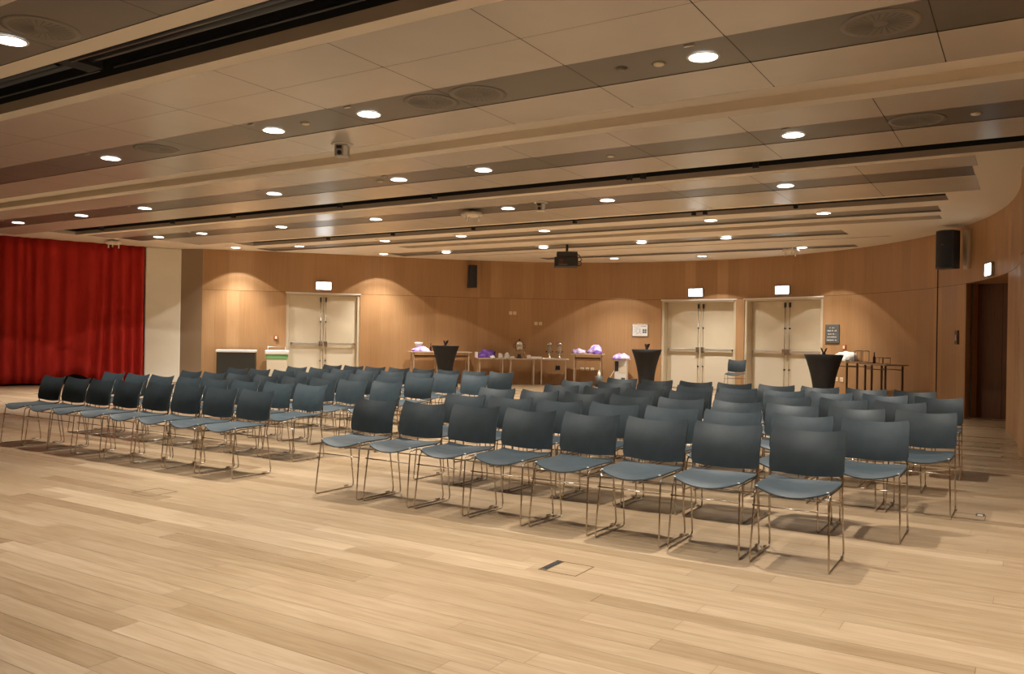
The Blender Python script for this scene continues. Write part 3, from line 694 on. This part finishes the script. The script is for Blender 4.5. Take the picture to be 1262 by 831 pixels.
for s, wd_, hh, l in ((8.90, .10, .09, 'small white card box right of the steel urn'), (9.13, .30, .05, 'flat white paper stack in middle of the low tables')):
    p, rz = on_wall(s, .5, .752); o = MB().box(-wd_ / 2, wd_ / 2, -.08, .08, 0, hh).build('paper_stack' if hh < .06 else 'card_box', M['white'], None, bevel=.004); o.location = p; o.rotation_euler = (0, 0, rz); tag(o, l, 'papers' if hh < .06 else 'box')
# serving tray with two glass dispensers
p, rz = on_wall(9.68, .45, .752); o = MB().box(-.32, .32, -.15, .15, 0, .018).build('serving_tray', M['chrome'], None, bevel=.004); o.location = p; o.rotation_euler = (0, 0, rz); tag(o, 'flat steel tray beneath the two drink dispensers', 'tray')
for s, l in ((9.52, 'left tall drink dispenser with steel lid and base'), (9.82, 'right tall drink dispenser with steel lid and base')):
    p, rz = on_wall(s, .45, .771); t = empty('drink_dispenser', p, rz, l, 'drink dispenser', 'twin drink dispensers')
    MB().lathe([(0, 0), (.085, 0), (.08, .02), (.03, .035), (.03, .12), (.05, .14), (0, .14)], 24).build('foot', M['chrome'], t)
    MB().lathe([(0, .14), (.055, .14), (.06, .38), (0, .38)], 24).build('tank', M['glass'], t)
    MB().lathe([(0, .38), (.095, .375), (.095, .40), (.07, .44), (.02, .46), (0, .46)], 24).build('lid', M['chrome'], t)
    for sg in (-1, 1): MB().lathe([(0, -.03), (.025, 0), (0, .03)], 10, c=(sg * .085, -.02, .18)).build('tap_handle', M['darkred'] if 'darkred' in M else M['brownglass'], t)
    MB().tube([(0, -.05, .17), (0, -.1, .16), (0, -.105, .12)], .012, 8).build('spout', M['chrome'], t)
# heaps on right high table
for s, sx, sz, seed, l, m in ((10.40, .20, .14, 5, 'flat purple and lilac cloth heap, left on the high table', 'lilac'), (10.89, .21, .24, 6, 'tall purple and white cloth heap, right on the high table', 'lilac'), (10.98, .13, .10, 7, 'dark purple cloth bundle in front of the tall heap', 'purple')):
    p, rz = on_wall(s, .6 if seed == 7 else .42, .912); o = MB().blob((0, 0, 0), sx, .17 if seed != 7 else .07, sz, .3, seed).build('purple_cloth' if m == 'purple' else 'lilac_cloth', M[m], None, smooth=True); o.location = p; o.rotation_euler = (0, 0, rz); tag(o, l, 'cloth')
# thermos jug on the floor and stick
p, rz = on_wall(11.05, .75, 0); t = empty('umbrella_bin', p, rz, 'small dark bin with a white bottle in it beside the high table', 'bin')
MB().lathe([(0, 0), (.10, 0), (.12, .30), (.115, .30), (.095, .02), (0, .02)], 20).build('bucket', M['slate'], t)
t = empty('white_bottle', (p[0], p[1], .022), rz, 'white plastic bottle standing in the small dark bin', 'bottle')
MB().lathe([(0, 0), (.045, 0), (.045, .34), (.018, .40), (0, .40)], 16).build('body', M['white'], t); MB().lathe([(0, .40), (.02, .40), (.02, .44), (0, .44)], 12).build('cap', M['socket'], t)
x, y, rz = frame_at(11.45, .4); o = MB().tube([(-.22, -.2, .0125), (.10, .12, .62)], .016, 8).build('wooden_stick', M['tabletop'], None); o.location = (x, y, 0); o.rotation_euler = (0, 0, rz); tag(o, 'pale wooden stick leaning by the white carton', 'stick')
# white carton draped with lilac cloth
x, y, rz = frame_at(11.66, .32); t = empty('storage_box', (x, y, 0), rz, 'tall white carton with a dark opening beside the purple table', 'box')
MB().box(-.17, .17, -.14, .14, 0, .76).build('carton', M['paperbox'] if 'paperbox' in M else M['white'], t, bevel=.008)
MB().box(-.165, -.06, -.146, -.139, .44, .72).build('dark_panel', M['dark'], t)
MB().box(-.05, .16, -.146, -.139, .40, .60).build('printed_label', M['palecream'], t)
MB().box(.02, .13, -.146, -.139, .16, .26).build('printed_mark', M['slate'], t)
o = MB().blob((0, 0, 0), .27, .2, .17, .2, 11).build('lilac_cloth', M['lilac'], None, smooth=True); o.location = (x, y, .762); o.rotation_euler = (0, 0, rz); tag(o, 'lilac cloth draped over the top of the tall white carton', 'cloth')
# dark items of right tables
p, rz = on_wall(18.72, .50, .922); o = MB().blob((0, 0, 0), .33, .2, .22, .3, 13).build('newspaper_heap', M['paper'], None, smooth=True); o.location = p; o.rotation_euler = (0, 0, rz); tag(o, 'crumpled white newspaper heap on the left dark-legged table', 'newspaper')
p, rz = on_wall(18.9, .70, .922); o = MB().box(-.12, .12, -.05, .05, 0, .05).build('white_packet', M['white'], None, bevel=.01); o.location = p; o.rotation_euler = (0, 0, rz); tag(o, 'flat white packet in front of the newspapers', 'packet')
def rack(s, w_, h_, off, zt, label, bars):
    p, rz = on_wall(s, off, zt + .002); t = empty('wire_rack', p, rz, label, 'rack', 'wire racks on the right table')
    mb = MB()
    for y in (-.08, .08):
        mb.tube([(-w_ / 2, y, .008), (-w_ / 2, y, h_), (w_ / 2, y, h_), (w_ / 2, y, .008)], .007, 6)
        mb.tube([(-w_ / 2, y, .012), (w_ / 2, y, .012)], .006, 6)
    for x in (-w_ / 2, w_ / 2): mb.tube([(x, -.08, h_), (x, .08, h_)], .007, 6)
    mb.build('outer_frame', M['darkleg'], t)
    for k in range(bars): xx = -w_ / 2 + w_ * (k + 1) / (bars + 1); MB().tube([(xx, -.08, .012), (xx, -.08, h_)], .005, 6).build('wire', M['darkleg'], t)
rack(19.27, .26, .24, .5, .92, 'taller wire rack just right of the newspapers', 2)
rack(20.05, .28, .13, .5, .90, 'low wire rack on the rightmost table', 1)
p, rz = on_wall(19.72, .5, .902); t = empty('glass_bottle', p, 0, 'small dark bottle standing between the two wire racks', 'bottle')
MB().lathe([(0, 0), (.028, 0), (.028, .12), (.011, .17), (.011, .22), (0, .22)], 16).build('body', M['brownglass'], t); MB().lathe([(0, .22), (.013, .22), (.013, .24), (0, .24)], 12).build('cap', M['dark'], t)

# bins left of the left door
x, y, rz = frame_at(.93, .42); t = empty('dark_cabinet', (x, y, 0), rz, 'dark grey cabinet with a white lid, beside the taupe panel', 'cabinet')
MB().box(-.47, .47, -.25, .25, 0, .84).build('body', M['charcoal'], t, bevel=.01)
MB().box(-.49, .49, -.27, .26, .84, .90).build('lid', M['white'], t, bevel=.008)
x, y, rz = frame_at(1.93, .40); t = empty('waste_bin', (x, y, 0), rz, 'cream bin with a white rim and green liner beside left doors', 'bin')
mb = MB(); pts0 = [(-.26, -.2), (.26, -.2), (.26, .2), (-.26, .2)]
a = [mb.bm.verts.new((px * .93, py * .93, 0)) for px, py in pts0]; b = [mb.bm.verts.new((px, py, .72)) for px, py in pts0]
for i in range(4): mb.bm.faces.new((a[i], a[(i + 1) % 4], b[(i + 1) % 4], b[i]))
mb.bm.faces.new(a); mb.bm.faces.new(b); mb.build('body', M['palecream'], t, bevel=.01)
mb = MB(); mb.box(-.275, .275, -.215, .215, .68, .80); mb.build('liner', M['green'], t, bevel=.01)
mb = MB(); mb.box(-.30, .30, -.24, .24, .79, .90); mb.build('rim', M['white'], t, bevel=.02)
MB().tube([(-.24, .1, .90), (-.24, .1, .99), (.2, .1, .99), (.2, .1, .90)], .014, 8).build('hoop_handle', M['white'], t)

# ------------------------------------------------------------------ cocktail tables
def cocktail(x, y, label, r=.36, nlabel=''):
    t = empty('cocktail_table', (x, y, 0), random.random() * 3, label, 'table', 'black-draped cocktail tables')
    n = 48; mb = MB(); prof = []
    for k in range(15):
        v = k / 14; z = 1.09 * (1 - v); rr = r * (1 - .52 * math.sin(PI * .5 * min(v / .78, 1)) ** .9) + (.06 * max(v - .78, 0) / .22)
        prof.append((rr, z))
    prof = [(0, 1.10), (r - .01, 1.10), (r, 1.095)] + prof[1:]
    rings = []
    for (rr, z) in prof:
        v = 1 - z / 1.1; ring = []
        for k in range(n):
            a = 2 * PI * k / n; q = rr * (1 + .10 * v * math.cos(4 * a)); ring.append(mb.bm.verts.new((q * math.cos(a), q * math.sin(a), max(z, .005))))
        rings.append(ring)
    for A, B in zip(rings, rings[1:]):
        for k in range(n): f = mb.bm.faces.new((A[k], A[(k + 1) % n], B[(k + 1) % n], B[k])); f.smooth = True
    bmesh.ops.remove_doubles(mb.bm, verts=mb.bm.verts, dist=1e-5)
    mb.build('stretch_cover', M['blackcloth'], t)
    MB().lathe([(0, 1.075), (r - .015, 1.075), (r - .015, 1.092), (0, 1.092)], 32).build('table_top', M['dark'], t)
    for k in range(4): a = PI / 2 * k; MB().lathe([(0, .0), (.03, .0), (.03, .03), (0, .03)], 12, c=(.17 * math.cos(a), .17 * math.sin(a), 0)).build('foot', M['dark'], t)
    h = empty('folded_napkin', (x, y, 1.101), -.45 if 'middle' in label else .2, nlabel, 'napkin', 'dark folded napkins on the cocktail tables')
    MB().lathe([(0, 0), (.03, 0), (.035, .01), (.028, .04), (.03, .05), (0, .05)], 16).build('holder', M['dark'], h)
    mb = MB()
    for sg in (-1, 1):
        for q in (-.03, .0, .03): mb.quad([(0, q, .04), (sg * .035, q + .01, .05), (sg * .065, q + .015, .135), (sg * .03, q, .115)]); 
        mb.quad([(0, -.03, .04), (0, .03, .04), (sg * .03, .03, .115), (sg * .03, -.03, .115)]); mb.quad([(sg * .065, -.015, .135), (sg * .065, .045, .135), (sg * .03, .03, .115), (sg * .03, -.03, .115)])
        mb.quad([(sg * .035, -.02, .05), (sg * .035, .04, .05), (sg * .065, .045, .135), (sg * .065, -.015, .135)])
    mb.build('folded_cloth', M['darkredcloth'], h)
M['darkredcloth'] = mat('dark_napkin', (.035, .012, .010), .7)
cocktail(-12.75, 17.17, 'black-draped cocktail table at left, before the high wall tables', nlabel='dark folded napkin on the left cocktail table')
cocktail(-7.75, 18.5, 'black-draped cocktail table in the middle, left of the middle doors', nlabel='dark folded napkin on the middle cocktail table')
cocktail(-3.38, 16.9, 'black-draped cocktail table at right, before the right doors', r=.365, nlabel='dark folded napkin on the right cocktail table')

# ------------------------------------------------------------------ chairs
def make_chair():
    t = empty('stacking_chair', (0, 0, 0))
    def seat(u, v):
        x = .222 * u * (1 - .10 * max(0, 1 - v / .16) ** 2 - .05 * max(0, (v - .85) / .15) ** 2)
        y = .035 + .40 * v - .035 * (1 - u * u) * (1 - v) ** 2
        z = .452 + .014 * u * u - .034 * max(0, 1 - v / .28) ** 2 * (1 - .75 * u * u) - .014 * math.sin(PI * v) * (1 - u * u) + .014 * max(0, (v - .8) / .2) ** 2
        return (x, y, z)
    MB().shell(seat, 14, 10, .009).build('seat', M['plastic'], t)
    def back(u, v):
        cw = 1 - .045 * max(0, 1 - v / .10) ** 2 - .035 * max(0, (v - .9) / .1) ** 2
        x = .227 * u * cw
        z = .505 + .275 * v - .020 * (1 - u * u) * (1 - v) - .021 * (1 - u * u) * v + .006 * abs(u) ** 3 * v
        y = .418 + .006 * v + .076 * v ** 2 + .034 * (1 - u * u) 
        return (x, y, z)
    MB().shell(back, 14, 9, .009).build('backrest', M['plastic'], t)
    R = .0056
    for s in (-1, 1):
        X = .226 * s
        pts = [(s * .216, .44, .452), (s * .216, .30, .441), (s * .214, .10, .440), (s * .212, .058, .432), (s * .213, .045, .41), (X, .004, .04), (X, .006, .016), (X, .024, R), (X, .44, R), (X, .458, .016), (X, .462, .04), (s * .222, .408, .40), (s * .220, .438, .50), (s * .212, .452, .60), (s * .208, .485, .71)]
        MB().tube(pts, R, 8).build('side_frame', M['rod'], t)
        MB().lathe([(0, 0), (.008, 0), (.007, .004), (0, .005)], 10, c=(s * .205, .052, .458)).build('rivet', M['white'], t)
        MB().box(min(X, X + s * .016), max(X, X + s * .016), .36, .40, 0.012, .024).build('linking_clip', M['rod'], t)
    MB().tube([(-.220, .020, .345), (.220, .020, .345)], .0048, 8).build('cross_rod', M['rod'], t)
    MB().tube([(-.222, .418, .345), (.222, .418, .345)], .0048, 8).build('cross_rod', M['rod'], t)
    return t
PITCH_X = .525
# (left outer edge, right outer edge, Y of back top, count)
RB = [(-5.01, -.95, 5.48, 8), (-4.79, -.70, 6.50, 8), (-5.12, -.48, 7.56, 9), (-4.92, -.79, 8.65, 8), (-5.25, -.55, 9.70, 9), (-5.10, -.89, 10.78, 8)]
LB = [(-10.17, -6.12, 5.53, 8), (-10.60, -6.46, 6.57, 8), (-10.41, -6.28, 7.62, 8), (-10.89, -6.73, 8.84, 8), (-10.72, -6.60, 9.95, 8), (-11.03, -6.88, 11.10, 8)]
chair0 = make_chair(); used = False
RW = ['front row', 'second row', 'third row', 'fourth row', 'fifth row', 'back row']
NW = ['leftmost', 'second from left', 'third from left', 'fourth from left', 'fifth from left', 'sixth from left', 'seventh from left', 'eighth from left', 'ninth from left']
jr = random.Random(21)
def put_chair(x, y, rz, label, group=None):
    global used
    o = copy_thing(chair0) if used else chair0; used = True
    o.location = (x, y, 0); o.rotation_euler = (0, 0, rz); tag(o, label, 'chair')
    if group: o['group'] = group
    return o
for blk, name in ((RB, 'right'), (LB, 'left')):
    for i, (xl, xr, yt, n) in enumerate(blk):
        p0, p1 = xl + .228, xr - .228
        for k in range(n):
            x = p0 + (p1 - p0) * k / (n - 1) + (jr.uniform(-.006, .006) if 0 < k < n - 1 else 0)
            where = NW[k] if k < n - 1 else 'rightmost'
            put_chair(x, yt - .505 + jr.uniform(-.012, .012), jr.uniform(-.018, .018),
                      'blue-grey stacking chair on steel wire legs, %s block, %s, %s' % (name, RW[i], where), 'chairs in rows on the oak floor')
lone = put_chair(-6.33, 20.7, .08, 'single blue-grey chair standing alone against the pillar between the cream doors')
lone.scale = (1, 1, 1.1)

# ------------------------------------------------------------------ floor boxes
def floor_box(x, y, w_, d_, rz, label, side, sc=1):
    t = empty('floor_box', (x, y, 0), rz, label, 'floor box')
    mb = MB(); g = .006
    mb.box(-w_ / 2, w_ / 2, -d_ / 2, -d_ / 2 + g, 0, .0015); mb.box(-w_ / 2, w_ / 2, d_ / 2 - g, d_ / 2, 0, .0015)
    mb.box(-w_ / 2, -w_ / 2 + g, -d_ / 2, d_ / 2, 0, .0015); mb.box(w_ / 2 - g, w_ / 2, -d_ / 2, d_ / 2, 0, .0015)
    mb.build('rim_gap', M['rimgap'], t)
    if side: 
        s = MB().box(-w_ / 2 + .008, -w_ / 2 + .05, -d_ / 2 + .01, d_ / 2 - .01, 0, .004).build('metal_flap', M['chrome'], t)
        MB().box(-w_ / 2 + .016, -w_ / 2 + .042, -d_ / 2 + .04, d_ / 2 - .05, .003, .0055).build('cable_outlet', M['dark'], s)
M['rimgap'] = mat('floor_box_gap', (.12, .07, .035), .7)
floor_box(-2.25, 4.235, .245, .235, 0, 'square floor box lid with a steel flap in front of the chairs', True)
floor_box(-6.13, 4.25, .26, .26, 0, 'faint square floor box lid before the left block', False)
t = floor_box(-.37, 7.32, .22, .24, 0, 'floor box lid at the right edge of the chairs', False)
t = empty('floor_socket', (-.30, 7.42, 0), 0, 'small steel and white cable outlet set in the floor right of the chairs', 'floor socket')
MB().box(-.03, .03, -.05, .05, 0, .006).build('surround', M['chrome'], t); MB().box(-.018, .018, 0, .035, .005, .008).build('flap', M['dark'], t); MB().box(-.018, .018, -.04, -.005, .005, .009).build('insert', M['white'], t)
